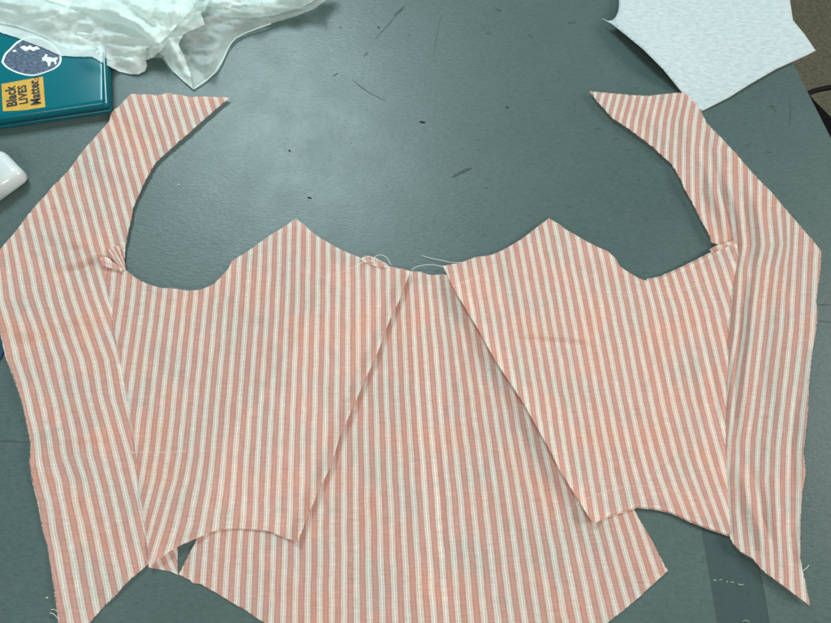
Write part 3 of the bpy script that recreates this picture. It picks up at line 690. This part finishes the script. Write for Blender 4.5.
T_OUT = [(146,48),(152,58),(162,57.5),(168,66),(173,72),(183,81),(193.5,89.3),(204,83),(212,76.5),(218,70),(222,62),(225,54),(229,45),(233,39),(238,35.5),(255,29.5),(271,23.5),(295,16.5),(315,8.5),(326,0),(338,-20),(240,-30),(180,-5),(165,25)]
rimT = T_OUT[2:20]
bagsheet('bag_handle', T_OUT, zbag(.020, .010, 20.5, zero, [([(165,35),(180,62),(193,88)], 2.6, .006, False), ([(176,36),(190,60),(198,84)], 4, -.004, False), ([(190,62),(205,66),(224,54)], 3, .005), ([(180,40),(205,50),(228,44)], 4, .004)], rimT), BM3, 2.1, 54)
bagsheet('bag_handle', [(158,52),(164,56),(171,68),(182,79),(193,88.5),(190,72),(184,56),(178,44),(184,34),(205,24),(200,10),(176,20),(160,38)], zbag(.030, .009, 27.1, zero, [([(170,40),(178,60),(192,86)], 2.5, .004, False)], [(164,56),(171,68),(182,79),(193,88.5)]), BM2, 2.1, 55)
bagsheet('bag_handle', [(203,10),(210,14),(225,17),(250,18),(275,15),(300,8),(318,-2),(330,-20),(250,-30),(215,-20),(205,0)], zbag(.024, .012, 33.3, zero, [([(212,12),(250,14),(300,3)], 4, .006, False)], [(210,14),(225,17),(250,18),(275,15),(300,8)]), BM1, 2.1, 56)
# welded hem along the bag opening
def hem(line, zf, r=.0007):
    bm = bmesh.new(); q = resample([tuple(p) for p in smooth_line(line, 1)], 2, False)
    tube_into(bm, [P(p.x, p.y, zf(p)) for p in q], r, 5); from_bm('hem', bm, BM1, bag)
hem([(193.5,89),(212,76),(222,62),(229,45),(238,35.5),(271,23.5)], zbag(.020, .010, 20.5, zero, [], rimT))
hem([(164,57),(173,71),(193.5,89)], zbag(.020, .010, 20.5, zero, [], rimT), .0006)
# green print on the bag
gp = sheet('green_print', [(44,-4),(52,-6),(66,-2),(71,4),(69,8),(60,3),(50,1)], lambda p: .075, simple('green_ink', (.55, .75, .55), .5), bag, 3, .8, thick=0)
# ------------------------------------------------------------------ lint
LN = simple('dark_lint', (.01, .012, .012), .8)
for k, (x, y, w, l, lab) in enumerate([(422.5,121.8,1.8,5,'black fleck of lint on bare table above the back neckline'),(289.5,150.5,1.3,2,'small brown fleck on table above the left front point'),
    (309.5,197.5,1.3,3.5,'dark oval fleck on table directly above the left front point'),(507.5,107,1.2,2,'tiny dark fleck on table left of the right strap tip'),(378.5,0+27,1,2,'tiny fleck beside the long scuff near the photo top')]):
    bm = bmesh.new(); pts = [P(x-l/2, y-.3, .0006), P(x, y, .0009), P(x+l/2, y+.5, .0006)]
    tube_into(bm, pts, w*.00045, 5); o = from_bm('lint_fleck', bm, LN); tag(o, lab, 'lint', 'lint flecks on the table')
WL = simple('white_lint', (.6, .66, .64), .8)
for x, y, lab in [(178.5,184.8,'white lint speck on table inside the left strap curve'),(47,598,'pale lint speck on table left of the left panel hem')]:
    bm = bmesh.new(); tube_into(bm, [P(x-1, y, .0006), P(x+1, y-.6, .0006)], .0005, 5); o = from_bm('lint_speck', bm, WL); tag(o, lab, 'lint', 'lint flecks on the table')
# ------------------------------------------------------------------ light
def area(name, loc, target, sx, sy, power, col):
    l = bpy.data.lights.new(name, 'AREA'); l.shape = 'RECTANGLE'; l.size = sx; l.size_y = sy; l.energy = power; l.color = col
    o = bpy.data.objects.new(name, l); C.objects.link(o); o.location = loc
    o.rotation_euler = (Vector(target)-Vector(loc)).to_track_quat('-Z', 'Y').to_euler(); return o
area('ceiling_lamp', (-.62, 1.5, 1.8), (-.1, .2, 0), .6, .7, 44, (.76, .96, 1.0))
area('ceiling_lamp', (4.5, .5, 2.2), (.3, 0, 0), 1.6, 1.6, 185, (1.0, .95, .90))
area('ceiling_lamp', (-.2, -2.0, 1.9), (0, 0, 0), 1.6, .8, 40, (1.0, .955, .91))
w = bpy.data.worlds.new('World'); bpy.context.scene.world = w; w.use_nodes = True
w.node_tree.nodes['Background'].inputs[0].default_value = (.92, .97, .95, 1); w.node_tree.nodes['Background'].inputs[1].default_value = .2
s = bpy.context.scene; s.view_settings.view_transform = 'Standard'; s.view_settings.look = 'None'; s.view_settings.exposure = .1; s.view_settings.gamma = 1
s.cycles.transparent_max_bounces = 16
